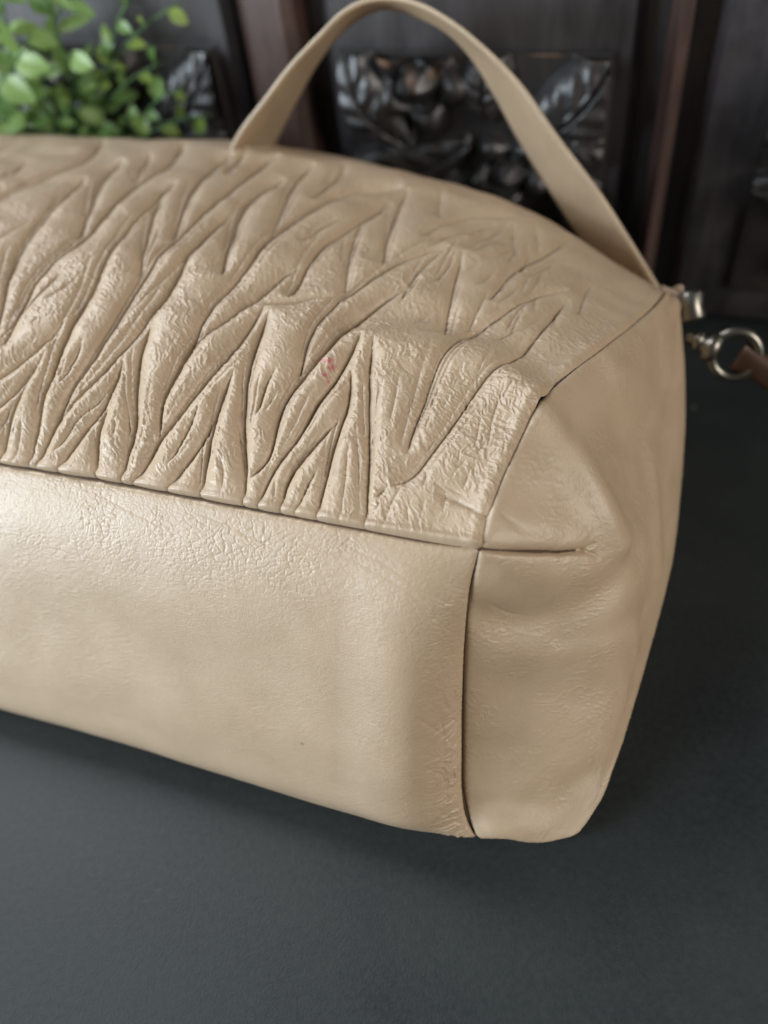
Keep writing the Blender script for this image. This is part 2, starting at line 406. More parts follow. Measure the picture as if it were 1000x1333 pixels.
# depth in mm, reach in mm, taper at start / end (0 = open end fades out)
S, Md, Wk = (3.8, 3.0), (2.4, 2.1), (.9, .9)
CREASES = [
 (Md, 0, 0, [(0,232),(15,222),(38,205)]),
 (S, 1, 0, [(-30,268),(0,254),(18,244),(40,235),(67,222),(100,211),(118,198),(135,181)]),
 (S, 1, 0, [(-12,430),(-2,395),(4,360),(10,335),(22,316),(32,302),(50,285),(72,260),(100,235),(113,226)]),
 (Wk, 1, 0, [(-10,312),(0,305),(15,295),(37,285)]),
 (S, 1, 0, [(2,440),(14,414),(24,396),(32,380),(50,350),(80,320),(107,300),(130,277),(150,257),(175,235),(200,222),(220,210),(232,195),(240,184)]),
 (S, 0, 0, [(95,302),(105,282),(115,265),(122,245),(130,226),(142,216),(162,206)]),
 (Md, 0, 0, [(170,235),(180,222),(190,207),(196,196)]),
 (Md, 1, 0, [(-4,432),(20,406),(40,385),(65,365),(82,350)]),
 (Wk, 0, 0, [(57,389),(82,375),(105,355)]),
 (S, 1, 0, [(37,605),(39,575),(45,547),(47,525),(54,502),(65,482),(72,457),(82,432),(95,408),(110,385),(125,360),(133,340),(145,320),(160,297),(175,277),(190,265),(207,247),(232,232)]),
 (S, 0, 0, [(178,357),(183,332),(190,305),(195,277),(200,260),(212,248)]),
 (S, 1, 0, [(47,605),(55,580),(65,555),(72,537),(80,515),(95,492),(110,472),(122,455),(132,437),(145,420),(155,404),(170,380),(190,350),(212,325),(232,303),(250,285),(275,262),(300,242),(325,225),(342,207),(365,200)]),
 (S, 0, 0, [(222,310),(225,302),(232,277),(240,255),(250,237),(262,225),(285,207),(305,196)]),
 (Md, 0, 0, [(292,225),(307,207),(322,192)]),
 (Wk, 0, 0, [(160,408),(190,378),(220,352),(250,322)]),
 (S, 0, 0, [(60,560),(82,530),(107,502),(132,477),(160,445),(180,422),(200,398),(220,372),(237,340),(257,317),(275,295),(292,280),(303,268)]),
 (S, 0, 0, [(287,357),(292,332),(300,310),(305,290),(312,270),(327,252),(350,240),(372,229)]),
 (Md, 0, 0, [(352,307),(357,292),(365,272),(375,252),(380,235),(395,222),(410,212)]),
 (S, 0, 0, [(233,468),(240,455),(247,442),(257,420),(266,402),(275,392),(287,377),(305,360),(325,340),(340,320),(360,300),(385,282),(412,264),(430,256),(450,249),(482,244),(525,241)]),
 (S, 0, 0, [(205,562),(202,542),(212,510),(225,485),(237,460),(250,442),(270,422),(300,405),(317,390),(335,377),(355,360),(375,347),(397,337)]),
 (S, 0, 0, [(372,380),(390,357),(400,337),(410,320),(427,308),(450,297),(465,285),(485,272),(510,257)]),
 (Md, 0, 0, [(385,312),(400,307),(420,290),(440,282),(465,277)]),
 (Md, 0, 0, [(327,390),(375,387),(412,381),(447,376)]),
 (Md, 0, 0, [(447,375),(452,350),(456,325),(457,310),(465,295),(475,282)]),
 (S, 0, 0, [(499,342),(502,315),(510,295),(515,275),(525,255),(532,245)]),
 (Md, 0, 0, [(500,340),(525,326),(550,315),(575,310),(600,305),(625,297),(650,290)]),
 (S, 0, 0, [(385,492),(392,470),(398,445),(407,422),(414,412),(430,395),(450,377),(470,365),(495,350),(520,337),(550,327),(585,322)]),
 (S, 0, 0, [(318,626),(342,602),(355,575),(357,550),(365,525),(380,502),(395,482),(415,460),(432,440),(450,417),(475,400),(500,382),(520,375),(535,370)]),
 (Md, 0, 0, [(520,390),(535,365),(550,345),(565,332),(585,325)]),
 (S, 0, 0, [(580,435),(584,410),(587,385),(597,355),(602,330)]),
 (Md, 0, 0, [(550,310),(570,295),(595,285),(620,280),(650,279),(675,281)]),
 (Md, 0, 0, [(572,284),(570,265),(575,242)]),
 (Md, 0, 0, [(600,327),(625,315),(650,300),(665,290)]),
 (S, 0, 0, [(637,390),(655,367),(675,347),(695,337),(712,331),(732,317),(745,307)]),
 (Md, 0, 0, [(672,334),(667,312),(670,290)]),
 (Md, 0, 0, [(702,332),(700,307),(696,288)]),
 (S, 0, 0, [(530,590),(540,550),(555,517),(562,495),(572,470),(585,452),(600,436),(615,423),(637,415),(662,402),(687,387),(710,377),(740,378)]),
 (S, 0, 0, [(507,630),(530,627),(555,597),(580,565),(607,525),(632,492),(650,477),(665,470),(680,455),(700,437),(717,415),(742,390)]),
 (Md, 0, 0, [(755,412),(760,385),(770,367)]),
 (Wk, 0, 0, [(712,342),(750,345)]),
 (Wk, 0, 0, [(625,325),(665,325)]),
 (Md, 0, 0, [(405,257),(425,240),(445,227),(452,212)]),
 (Wk, 0, 0, [(607,270),(637,258)]),
 (S, 1, 0, [(-25,500),(0,482),(25,465),(50,445),(67,427),(82,410)]),
 (S, 1, 0, [(-25,540),(0,520),(15,505),(32,487),(47,467),(57,452)]),
 (Md, 1, 0, [(-8,560),(0,545),(5,535),(17,510)]),
 (S, 1, 0, [(2,597),(2,570),(5,550),(12,527),(25,502),(37,485)]),
 (Wk, 1, 0, [(20,598),(21,565),(25,540)]),
 (Md, 0, 0, [(72,497),(87,475),(100,457),(108,435)]),
 (Md, 0, 0, [(65,590),(82,570),(92,545),(110,532),(132,512),(147,487)]),
 (S, 1, 0, [(73,616),(80,600),(95,577),(107,555),(122,540),(140,507),(150,487),(160,457)]),
 (S, 1, 0, [(123,624),(120,590),(122,565),(130,537),(140,512)]),
 (S, 1, 0, [(157,630),(160,597),(167,572),(172,547),(172,520),(175,495),(177,465),(185,437),(197,412)]),
 (Wk, 0, 0, [(145,570),(147,540)]),
 (S, 1, 0, [(170,632),(185,610),(200,575),(217,552),(237,527),(262,495),(282,472),(300,452),(317,432),(332,407),(345,392)]),
 (Md, 0, 0, [(200,580),(203,560),(205,535)]),
 (Md, 0, 0, [(215,605),(230,580),(245,550),(260,517)]),
 (S, 1, 0, [(214,642),(230,617),(245,595),(260,570),(280,535)]),
 (S, 1, 0, [(259,650),(261,620),(265,590),(272,560),(282,525),(292,497),(305,475)]),
 (S, 1, 0, [(315,660),(316,612),(315,575),(315,540),(317,507),(322,475),(330,447),(340,422),(350,402)]),
 (Wk, 0, 0, [(287,640),(290,607),(284,590)]),
 (Md, 0, 0, [(330,540),(340,520),(345,495),(360,475)]),
 (S, 1, 0, [(334,662),(347,622),(360,597),(380,575),(397,547),(415,515),(432,495),(450,470),(460,450),(472,432)]),
 (S, 1, 0, [(364,668),(372,620),(387,600),(412,570),(445,537)]),
 (Md, 1, 0, [(383,670),(400,627),(417,600)]),
 (S, 1, 0, [(411,678),(420,630),(430,590),(442,552),(455,515),(457,475)]),
 (S, 1, 0, [(475,690),(477,635),(480,590),(480,550),(481,505),(482,467),(487,440)]),
 (Wk, 1, 0, [(442,684),(447,637),(450,605),(455,570)]),
 (Wk, 0, 0, [(440,565),(475,565)]),
 (Wk, 0, 0, [(507,550),(515,517),(520,485)]),
 (Md, 0, 0, [(507,630),(490,645),(478,652)]),
 (Wk, 1, 0, [(498,690),(510,650),(525,630)]),
 (Md, 0, 1, [(565,640),(595,652),(622,667),(637,675)]),
 (Wk, 0, 0, [(635,585),(642,537),(660,502)]),
 (Wk, 0, 0, [(602,637),(615,605)]),
 (Wk, 0, 0, [(635,547),(675,562)]),
]
# broad swells and hollows: height mm, radius mm
SWELLS_B = [
 (-2.6, 9, [(470,408),(520,402),(565,408),(610,415)]),
 (2.0, 8, [(480,450),(540,455),(600,455),(650,478),(690,508)]),
 (-1.8, 9, [(330,372),(400,366),(450,362)]),
 (-2.0, 8, [(640,430),(690,460),(715,490)]),
 (-1.5, 12, [(20,330),(60,310),(110,300)]),
 (1.6, 12, [(150,330),(260,330),(330,320)]),
 (1.4, 14, [(520,300),(620,330)]),
 (-1.4, 12, [(430,330),(480,310),(500,280)]),
 (1.6, 6, [(672,506),(688,512)]),
]
def swell(P, N, disp, items, tr):
    for amp, r, pts in items:
        pl = tr.line(pts, 14); idx, d, f, _ = poly_dist(P, pl, r * .003)
        disp[idx] += amp * .001 * np.exp(-(d / (r * .001)) ** 2)

def arc_coords(G):
    du = np.concatenate([np.zeros((G.shape[0], 1)), np.cumsum(np.linalg.norm(np.diff(G, axis=1), axis=2), axis=1)], 1)
    dv = np.concatenate([np.zeros((1, G.shape[1])), np.cumsum(np.linalg.norm(np.diff(G, axis=0), axis=2), axis=0)], 0)
    return np.stack([(du - du[:, -1:]) * 1000, -dv * 1000, np.zeros_like(du)], -1).astype(np.float32)

def _hash(i, j, k):
    h = (i * 374761393 + j * 668265263 + k * 1442695041) & 0xffffffff
    h = ((h ^ (h >> 13)) * 1274126177) & 0xffffffff
    return ((h ^ (h >> 16)) & 0xffff).astype(np.float32) / 65535.0
def vnoise(x, y, seed=0, octaves=1, gain=.5):
    out = np.zeros(x.shape, np.float32); amp = 1.0; tot = 0
    for o in range(octaves):
        xi = np.floor(x).astype(np.int64); yi = np.floor(y).astype(np.int64); fx = (x - xi).astype(np.float32); fy = (y - yi).astype(np.float32)
        fx = fx * fx * (3 - 2 * fx); fy = fy * fy * (3 - 2 * fy)
        a = _hash(xi, yi, seed + o); b = _hash(xi + 1, yi, seed + o); c = _hash(xi, yi + 1, seed + o); d = _hash(xi + 1, yi + 1, seed + o)
        out += amp * ((a * (1 - fx) + b * fx) * (1 - fy) + (c * (1 - fx) + d * fx) * fy); tot += amp; amp *= gain; x = x * 2.03 + 7.1; y = y * 2.03 + 3.7
    return out / tot
def vedge(x, y, seed=0):
    """distance between the two nearest jittered cell centres: 0 on cell borders"""
    xi = np.floor(x).astype(np.int64); yi = np.floor(y).astype(np.int64)
    f1 = np.full(x.shape, 9, np.float32); f2 = f1.copy()
    for dx in (-1, 0, 1):
        for dy in (-1, 0, 1):
            cx, cy = xi + dx, yi + dy
            d = (cx + _hash(cx, cy, seed) - x) ** 2 + (cy + _hash(cx, cy, seed + 91) - y) ** 2
            d = d.astype(np.float32); f2 = np.minimum(f2, np.maximum(f1, d)); f1 = np.minimum(f1, d)
    return np.sqrt(f2) - np.sqrt(f1)
def sstep(x, a, b): t = np.clip((x - a) / (b - a), 0, 1); return t * t * (3 - 2 * t)
def crinkles(sf, ang, cell, stretch, seed):
    x, y = sf[:, 0], sf[:, 1]
    wx = x + 2.4 * (vnoise(x * .22, y * .22, seed + 5, 2) - .5) * 2; wy = y + 2.4 * (vnoise(x * .22, y * .22, seed + 8, 2) - .5) * 2
    aa = ang + .9 * (vnoise(x * .06, y * .06, seed + 11) - .5)
    a = wx * np.cos(aa) + wy * np.sin(aa); b = -wx * np.sin(aa) + wy * np.cos(aa)
    e = vedge(a / (cell * stretch), b / cell, seed)
    return sstep(e, .0, .35) + .8 * (vnoise(a / (cell * stretch * .8), b / (cell * .8), seed + 3, 2) - .5)
def ridges(sf, ang, cell, stretch, seed):
    """thin raised wrinkles, roughly parallel"""
    x, y = sf[:, 0], sf[:, 1]
    wx = x + 1.5 * (vnoise(x * .35, y * .35, seed + 5) - .5) * 2; wy = y + 1.5 * (vnoise(x * .35, y * .35, seed + 8) - .5) * 2
    aa = ang + 1.0 * (vnoise(x * .07, y * .07, seed + 11) - .5)
    a = wx * np.cos(aa) + wy * np.sin(aa); b = -wx * np.sin(aa) + wy * np.cos(aa)
    n_ = vnoise(a / (cell * stretch), b / cell, seed + 2, 2, .4)
    return sstep(1 - np.abs(2 * n_ - 1) * 2.2, .35, 1.0)
def strokes(sf, ang, cell, stretch, seed):
    """short raised creases, all roughly one way, that come and go"""
    x, y = sf[:, 0], sf[:, 1]
    wx = x + 1.6 * (vnoise(x * .3, y * .3, seed + 5) - .5) * 2; wy = y + 1.6 * (vnoise(x * .3, y * .3, seed + 8) - .5) * 2
    a = wx * np.cos(ang) + wy * np.sin(ang); b = -wx * np.sin(ang) + wy * np.cos(ang)
    n_ = vnoise(a / (cell * stretch), b / cell, seed + 2, 1)
    return sstep(n_, .56, .86) - .45 * sstep(1 - n_, .62, .95)
trB, trA, trC = Tracer(GB, 4), Tracer(GA, 4), Tracer(GC, 3)
S4 = trC.line([(627, 716), (660, 718), (700, 719), (735, 718), (760, 717)], 30)
S4t = [trC.line([(757, 717), (768, 711), (776, 705)], 8), trC.line([(757, 717), (770, 720), (779, 726)], 8)]

def oriented(G):
    N = grid_normals(G); s = np.sign(np.sum(N.reshape(-1, 3).mean(0) * (CAM - G.reshape(-1, 3).mean(0)))); return N * s

PINCH = at_z(704, 524, .1215)
def seam_groove(P, disp, c, g, w, reach=.012):
    idx, d, f, _ = poly_dist(P, c, reach)
    open_ = 1 - .8 * np.exp(-(np.linalg.norm(P[idx] - PINCH, axis=1) / .0028) ** 2)      # the seam is pinched shut at the fold
    open_ *= 1 - .6 * sstep((P[idx] - ORG) @ YB, .07, .14)                                 # and slack towards the far corner
    disp[idx] -= g * .001 * np.exp(-d / (w * .001)) * open_
    disp[idx] += .00007 * np.sin(f * chord(c)[-1] / .0030 * math.tau) * np.exp(-d / .0016) * open_     # stitch pucker
    return idx, d, f

# pleated panel
NB = oriented(GB); P = GB.reshape(-1, 3); N = NB.reshape(-1, 3)
acc = np.zeros(len(P)); acc2 = np.zeros(len(P)); sw = np.zeros(len(P)); crk = np.full(len(P), 1.0)
def add_crease(acc, P, N, pl, depth, reach, t0, t1, pw=2.6):
    idx, d, f, side = poly_dist(P, pl, reach * .001 * 3.8, N)
    s = np.ones_like(f)
    ln = chord(pl)[-1] * 1000
    if not t0: s *= np.clip(f / min(.4, 4.5 / ln), 0, 1) ** .7
    if not t1: s *= np.clip((1 - f) / min(.45, 9 / ln), 0, 1) ** .7
    w = reach * .001 * np.where(side > 0, 1.3, .85)
    e = depth * .001 * s * np.exp(-np.sqrt((d / w) ** 2 + .003))
    e += min(depth * .42, 1.4) * .001 * s * np.exp(-d / .00036)
    acc[idx] += e ** pw
lines = []
for (dp, rc), t0, t1, pts in CREASES:
    mx = sum(p_[0] for p_ in pts) / len(pts); my = sum(p_[1] for p_ in pts) / len(pts)
    k1 = float(np.interp(mx, [380, 500, 600], [1, .62, .5])); dp *= k1; rc *= .4 + .6 * k1      # flatter and finer towards the gusset
    if my < 330: rc *= 1.25
    pl = trB.line(pts); lines.append((dp, rc, t0, t1, pl)); add_crease(acc if dp > 1 else acc2, P, N, pl, dp, rc, t0, t1)
for dp, rc, t0, t1, pl in list(lines):                             # lesser folds that run along the pleats
    ln = chord(pl)[-1]
    if dp < 1.3 or ln < .012: continue
    for sg in ((-1, 1, -1, 1) if ln > .03 else (-1, 1)):
        f0 = random.uniform(0, .45); f1 = min(1, f0 + random.uniform(.3, .55)); q = at_frac(pl, np.linspace(f0, f1, 14))
        tng = np.gradient(q, axis=0); tng /= np.linalg.norm(tng, axis=1, keepdims=True); sid = np.cross(tng, ZB); sid /= np.linalg.norm(sid, axis=1, keepdims=True)
        off = random.uniform(.0014, .0048) * np.linspace(random.uniform(.25, .6), random.uniform(.9, 1.3), 14)
        add_crease(acc2, P, N, q + sid * (sg * off)[:, None], random.uniform(.45, .95), random.uniform(.45, .85), 0, 0)
for dp, rc, t0, t1, pl in lines:                                   # the pleats go on beyond the left of the frame
    if pl.mean(0) @ XB < lines[21][4].mean(0) @ XB:
        add_crease(acc, P, N, pl - XB * .155 + YB * .004, dp, rc, 0, 0)
for _ in range(70):                                                # hairline creases in the flatter leather by the gusset
    x0, y0 = random.uniform(470, 690), random.uniform(440, 690)
    if x0 > 628 + (716 - y0) * .36 - 10: continue
    a_ = math.radians(random.choice((random.gauss(70, 14), random.gauss(70, 14), random.gauss(-28, 10)))); ln = random.uniform(14, 48)
    pts = [(x0, y0), (x0 + ln * .5 * math.cos(a_) + random.gauss(0, 2), y0 - ln * .5 * math.sin(a_) + random.gauss(0, 2)), (x0 + ln * math.cos(a_), y0 - ln * math.sin(a_))]
    if pts[2][1] < 425 or pts[2][0] > 628 + (716 - pts[2][1]) * .36 - 6 or pts[2][1] > 640 + (pts[2][0] - 300) * .17: continue
    add_crease(acc2, P, N, trB.line(pts, 7), random.uniform(.22, .5), random.uniform(.35, .6), 0, 0)
for _ in range(46):                                                # soft folds on the far shoulder
    x0, y0 = random.uniform(520, 800), random.uniform(270, 440)
    if y0 < 262 + (x0 - 640) * .30 + 14: continue
    a_ = math.radians(random.gauss(42, 26)); ln = random.uniform(24, 60)
    if x0 + ln * math.cos(a_) > 628 + (716 - y0 + ln * math.sin(a_)) * .40 or y0 - ln * math.sin(a_) < 275 + max(0, x0 + ln * math.cos(a_) - 640) * .36: continue
    add_crease(acc2, P, N, trB.line([(x0, y0), (x0 + ln * .5 * math.cos(a_) + random.gauss(0, 3), y0 - ln * .5 * math.sin(a_) + random.gauss(0, 3)), (x0 + ln * math.cos(a_), y0 - ln * math.sin(a_))], 8), random.uniform(.5, 1.1), random.uniform(.9, 1.5), 0, 0)
swell(P, N, sw, SWELLS_B, trB)
_i, _d, _f = poly_dist(P, S1c[::4], .014)[:3]; near = np.full(len(P), 1.0); near[_i] = np.interp(_d, [0, .002, .006, .013], [.3, .42, .75, 1])
disp = -(acc ** (1 / 2.6) + acc2 ** (1 / 2.6)) * near + sw
nz = np.sin(P[:, 0] * 210 + 1.3 * np.sin(P[:, 1] * 170)) * np.sin(P[:, 1] * 190 + np.sin(P[:, 0] * 130)); disp += nz * .00035
idx, d, f = seam_groove(P, disp, S1c[::4], 3.0, .6)
disp[idx] += .0016 * np.exp(-((d - .0022) / .0016) ** 2)
crk[idx] *= np.clip((d - .001) / .004, .1, 1)
idx, d, f = seam_groove(P, disp, S2c[::4], 2.3, .55)
disp[idx] += .0007 * np.exp(-((d - .003) / .002) ** 2)
ink = np.zeros(len(P)); gri = np.zeros(len(P))
def blots(arr, tr, pts):
    for x, y, r in pts:
        c = tr.line([(x, y), (x + .6, y + .6)], 2)[0]; q = np.nonzero(np.all(np.abs(P - c) < r * .003, axis=1))[0]
        dd = np.linalg.norm(P[q] - c, axis=1) / (r * .001)
        n_ = .5 + .5 * np.sin(P[q, 0] * 9000 + P[q, 2] * 5000) * np.sin(P[q, 1] * 8000 - P[q, 2] * 6500)
        arr[q] = np.maximum(arr[q], np.clip(1.3 - dd - .55 * n_, 0, 1))
blots(ink, trB, [(417, 464, 1.5), (424, 469, 1.1), (430, 468, 1.5), (433, 474, 1.4), (428, 477, 1.1), (423, 486, 1.3), (426, 493, .9)])
blots(gri, trB, [(436, 612, 2.2), (430, 603, 1.6), (448, 493, .7), (446, 485, .6), (366, 598, 2.0), (376, 603, 1.6), (552, 410, 3), (685, 515, .5), (500, 395, 2)])
gri *= .6; 
yb = (P - ORG) @ YB
crk *= np.interp(yb, [0, .05, .10, .16, .2], [1.0, 1.0, .8, .45, .3])
shp = GB.shape[:2]
sfB = arc_coords(GB); sf = sfB.reshape(-1, 3)
pat = .45 + .55 * sstep(vnoise(sf[:, 0] * .09, sf[:, 1] * .09, 40, 2), .3, .6)
micro = .00006 * crinkles(sf, math.radians(50), 1.5, 2.0, 1) + .00005 * ridges(sf, math.radians(50), 1.5, 3.0, 21) + .00025 * strokes(sf, math.radians(52), .62, 4.6, 25) + .00020 * strokes(sf, math.radians(42), .55, 3.6, 27) + .00005 * sstep(vedge(sf[:, 0] / .9, sf[:, 1] / .9, 140), 0, .45) + .00005 * crinkles(sf, math.radians(5), .8, 1.3, 31)
micro += .0003 * (vnoise(sf[:, 0] * .16, sf[:, 1] * .16, 60, 2) - .5)
disp += micro * crk * pat
GBd = (P + N * disp[:, None]).reshape(GB.shape)
front = grid_mesh('front_panel', GBd, dict(surf=sfB, ink=ink.reshape(shp), grime=gri.reshape(shp)), M_HIDE, BAG)
front['label'] = 'pleated and crinkled leather front panel'

# base panel
NA_ = oriented(GA); P = GA.reshape(-1, 3); N = NA_.reshape(-1, 3)
acc = np.zeros(len(P)); disp = np.zeros(len(P)); crk = np.full(len(P), .06)
FINE_A = [
 (.13, .4, [(378,704),(471,735),(540,778),(589,828)]), (.1, .4, [(372,722),(434,741),(496,772)]), (.1, .4, [(440,705),(510,740),(560,775),(598,790)]),
 (.1, .4, [(250,664),(330,700),(400,740)]), (.1, .4, [(120,640),(190,676),(260,700)]), (.1, .4, [(520,730),(570,752),(606,770)]),
 (.2, .9, [(540,935),(566,948),(592,972)]), (.25, 1.2, [(552,1000),(572,1004),(590,1026)]), (.3, 1.4, [(572,930),(577,960),(575,1000),(582,1040)]),
]
for dp, rc, pts in FINE_A: add_crease(acc, P, N, trA.line(pts), dp, rc, 0, 0)
swell(P, N, disp, [(-.9, 16, [(60,800),(200,840),(330,890)]), (1.0, 7, [(590,790),(585,880),(583,960),(586,1040)]), (-.25, 10, [(540,850),(548,950),(545,1030)])], trA)
disp -= acc ** (1 / 2.6)
idx, d, f = seam_groove(P, disp, S1c[::4], 2.0, .6)
crk[idx] += 0
idx, d, f = poly_dist(P, S1c[::6], .06)[:3]
web = np.full(len(P), .12); web[idx] += 1.0 * np.exp(-(np.abs(d - .008) / .018) ** 2)
idx, d, f = seam_groove(P, disp, S3c[::4], 2.3, .5)
idx, d, f = poly_dist(P, S3c[::6], .06)[:3]
crk[idx] += .25 * np.exp(-(d / .014) ** 2) * sstep(d, .0008, .004); rip = np.zeros(len(P)); rip[idx] = np.exp(-(d / .011) ** 2) * sstep(f, .18, .5) * sstep(d, .0012, .005); web[idx] += .8 * np.exp(-(d / .02) ** 2)
gri = np.zeros(len(P)); ink = np.zeros(len(P)); blots(gri, trA, [(385, 1033, 1.2), (398, 1038, 1.6), (412, 1041, 1.0), (432, 1047, 1.8), (462, 1056, 1.3), (300, 1007, .9), (560, 1080, 1.2)]); gri *= .3; blots(gri, trA, [(393, 968, .75), (393.5, 968.5, .7)]); gri = np.clip(gri * 2.2, 0, 1.6)
shp = GA.shape[:2]
sfA = arc_coords(GA); sf = sfA.reshape(-1, 3); x_, y_ = sf[:, 0], sf[:, 1]
wx = x_ + 3.0 * (vnoise(x_ * .1, y_ * .1, 70, 2) - .5) * 2; wy = y_ + 3.0 * (vnoise(x_ * .1, y_ * .1, 71, 2) - .5) * 2
ca, sa = math.cos(.30), math.sin(.30)
e1_ = vedge((wx * ca + wy * sa) / 3.3, (-wx * sa + wy * ca) / 1.6, 72); e2_ = vedge((wx * ca - wy * sa) / 1.9, (wx * sa + wy * ca) / 1.2, 73)
on = sstep(vnoise(x_ * .07, y_ * .07, 74, 2), .38, .62)
micro = -.00017 * (1 - sstep(e1_, .0, .16)) * (.3 + .7 * on) - .00004 * (1 - sstep(e2_, .0, .3))
micro = micro * np.clip(web, 0, 1.2) + crk * (.00010 * crinkles(sf, math.radians(25), 1.3, 1.6, 75) + .00012 * strokes(sf, math.radians(20), 1.2, 3.0, 77))
micro += rip * (.00050 * ridges(sf, math.radians(38), 3.4, 1.7, 110) + .00034 * strokes(sf, math.radians(60), 2.2, 2.2, 112))
micro += .00003 * strokes(sf, math.radians(12), .65, 3.0, 79) * (.3 + on) + .0002 * (vnoise(x_ * .08, y_ * .08, 80, 2) - .5) + .00006 * (vnoise(x_ * .5, y_ * .5, 81, 2) - .5) * (.4 + np.clip(web, 0, 1))
micro += .00004 * sstep(vedge(x_ / .95, y_ / .95, 120), 0, .45) + .00003 * (vnoise(x_ * 1.1, y_ * 1.1, 121, 2) - .5)
disp += micro
GAd = (P + N * disp[:, None]).reshape(GA.shape)
base = grid_mesh('base_panel', GAd, dict(surf=sfA, grime=gri.reshape(shp)), M_HIDE, BAG)
base['label'] = 'smooth pearly leather base panel'

# gusset
NC = oriented(GC); P = GC.reshape(-1, 3); N = NC.reshape(-1, 3)
acc = np.zeros(len(P)); disp = np.zeros(len(P)); crk = np.full(len(P), .2)
swell(P, N, disp, [(2.4, 6, [(716,548),(755,603),(795,668),(810,705)]), (-.6, 8, [(740,535),(790,588),(826,645)]),
  (-1.6, 6, [(632,800),(690,812),(745,799),(798,764),(832,722)]), (1.0, 7, [(640,850),(720,850),(790,830)]), (-.9, 5, [(730,832),(795,822),(838,800)]),
  (1.3, 6, [(800,480),(838,560),(853,640),(856,740)]), (-1.1, 5, [(625,1052),(680,1046),(735,1032),(772,1008)]), (.8, 5, [(640,1075),(700,1078)]),
  (1.2, 7, [(655,700),(700,690),(745,700)]), (1.1, 6, [(655,745),(710,750),(760,745)]), (-.8, 9, [(680,900),(760,900)])], trC)
add_crease(acc, P, N, S4, 2.3, .7, 1, 1)
for q in S4t: add_crease(acc, P, N, q, .9, .8, 1, 0)
for dp, rc, pts in [(.3, .8, [(650,668),(680,690),(712,706)]), (.25, .7, [(655,680),(690,700)]), (.25, .8, [(640,790),(660,803),(690,806)])]:
    add_crease(acc, P, N, trC.line(pts), dp, rc, 0, 0)
disp -= acc ** (1 / 2.6)
seam_groove(P, disp, S2c[::4], 2.3, .55); seam_groove(P, disp, S3c[::4], 2.3, .5)
gri = np.zeros(len(P))
shp = GC.shape[:2]
sfC = arc_coords(GC); sf = sfC.reshape(-1, 3); x_, y_ = sf[:, 0], sf[:, 1]
on = sstep(vnoise(x_ * .08, y_ * .08, 84, 2), .35, .62)
disp += .00010 * strokes(sf, math.radians(35), .65, 2.6, 85) * (.2 + on) + .00004 * crinkles(sf, math.radians(-30), .75, 1.5, 87) * (.35 + .65 * on) + .0003 * (vnoise(x_ * .07, y_ * .07, 88, 2) - .5)
disp += .00004 * sstep(vedge(x_ / .95, y_ / .95, 123), 0, .45) + .00003 * (vnoise(x_ * 1.1, y_ * 1.1, 124, 2) - .5)
GCd = (P + N * disp[:, None]).reshape(GC.shape)
gus = grid_mesh('side_gusset', GCd, dict(surf=sfC), M_HIDE, BAG)
gus['label'] = 'leather end gusset with a short dart seam'

# dark cord added in the seam grooves to stand for their shade
def inward(C, grids, g):
    nn = np.zeros_like(C)
    for G, N_ in grids:
        V = G[::8, ::8].reshape(-1, 3); n_ = N_[::8, ::8].reshape(-1, 3)
        for i, c in enumerate(C): nn[i] += n_[np.argmin(((V - c) ** 2).sum(1))]
    nn /= np.linalg.norm(nn, axis=1, keepdims=True); return C - nn * g
tube('seam_shade_cord', inward(curve(S1c, 160), [(GA, NA_), (GB, NB)], .0015), .00045, M_SEAM_SHADE, BAG, 6)
tube('seam_shade_cord', inward(S2c[::8][:36], [(GC, NC), (GB, NB)], .0015), .00045, M_SEAM_SHADE, BAG, 6)
tube('seam_shade_cord', inward(S3c[::8][:46], [(GC, NC), (GA, NA_)], .0015), .00045, M_SEAM_SHADE, BAG, 6)
tube('seam_shade_cord', inward(S4[:28], [(GC, NC)], .0009), .0004, M_SEAM_SHADE, BAG, 6)

# ------------------------------------------------------------------ handle: a flat strap standing up behind the bag
def strap(name, left, right, thick, mat, parent, n=90, edge_mat=None):
    A = curve(np.array(left), n); B = curve(np.array(right), n)
    T = np.gradient((A + B) / 2, axis=0); nn = np.cross(T, B - A); nn /= np.linalg.norm(nn, axis=1, keepdims=True)
    m = 10; V = []; F = []
    prof_ = []
    for j in range(m + 1): prof_.append((j / m, .5 * (1 - .35 * abs(2 * j / m - 1) ** 6)))
    ring = [(a, h) for a, h in prof_] + [(a, -h) for a, h in prof_[::-1]]
    for i in range(n):
        for a, h in ring: V.append(A[i] + (B[i] - A[i]) * a + nn[i] * h * thick)
    r = len(ring)
    for i in range(n - 1):
        for j in range(r): F.append((i*r+j, i*r+(j+1) % r, (i+1)*r+(j+1) % r, (i+1)*r+j))
    F.append(tuple(range(r))); F.append(tuple((n-1)*r + j for j in range(r))[::-1])
    o = mesh_obj(name, V, F, mat, parent)
    if edge_mat:
        o.data.materials.append(edge_mat)
        for p_ in o.data.polygons:
            j = p_.index % r
            if j in (m, r - 1): p_.material_index = 1
    return o
hl = [(288, 228, .185), (309, 178, .186), (346, 128, .189), (378, 86, .193), (419, 43, .198), (445, 17, .203), (477, 0, .206), (512, -3, .208), (548, 6, .207), (586, 27, .205), (630, 62, .202), (674, 106, .199), (724, 176, .193), (782, 253, .187), (824, 319, .183), (885, 420, .182)]
hr = [(340, 238, .225), (365, 182, .227), (394, 122, .229), (413, 86, .230), (438, 51, .231), (464, 28, .232), (492, 13, .233), (516, 13, .232), (545, 23, .231), (575, 38, .229), (606, 68, .226), (639, 122, .221), (673, 186, .215), (701, 233, .207), (730, 280, .200), (766, 335, .195), (815, 410, .192)]
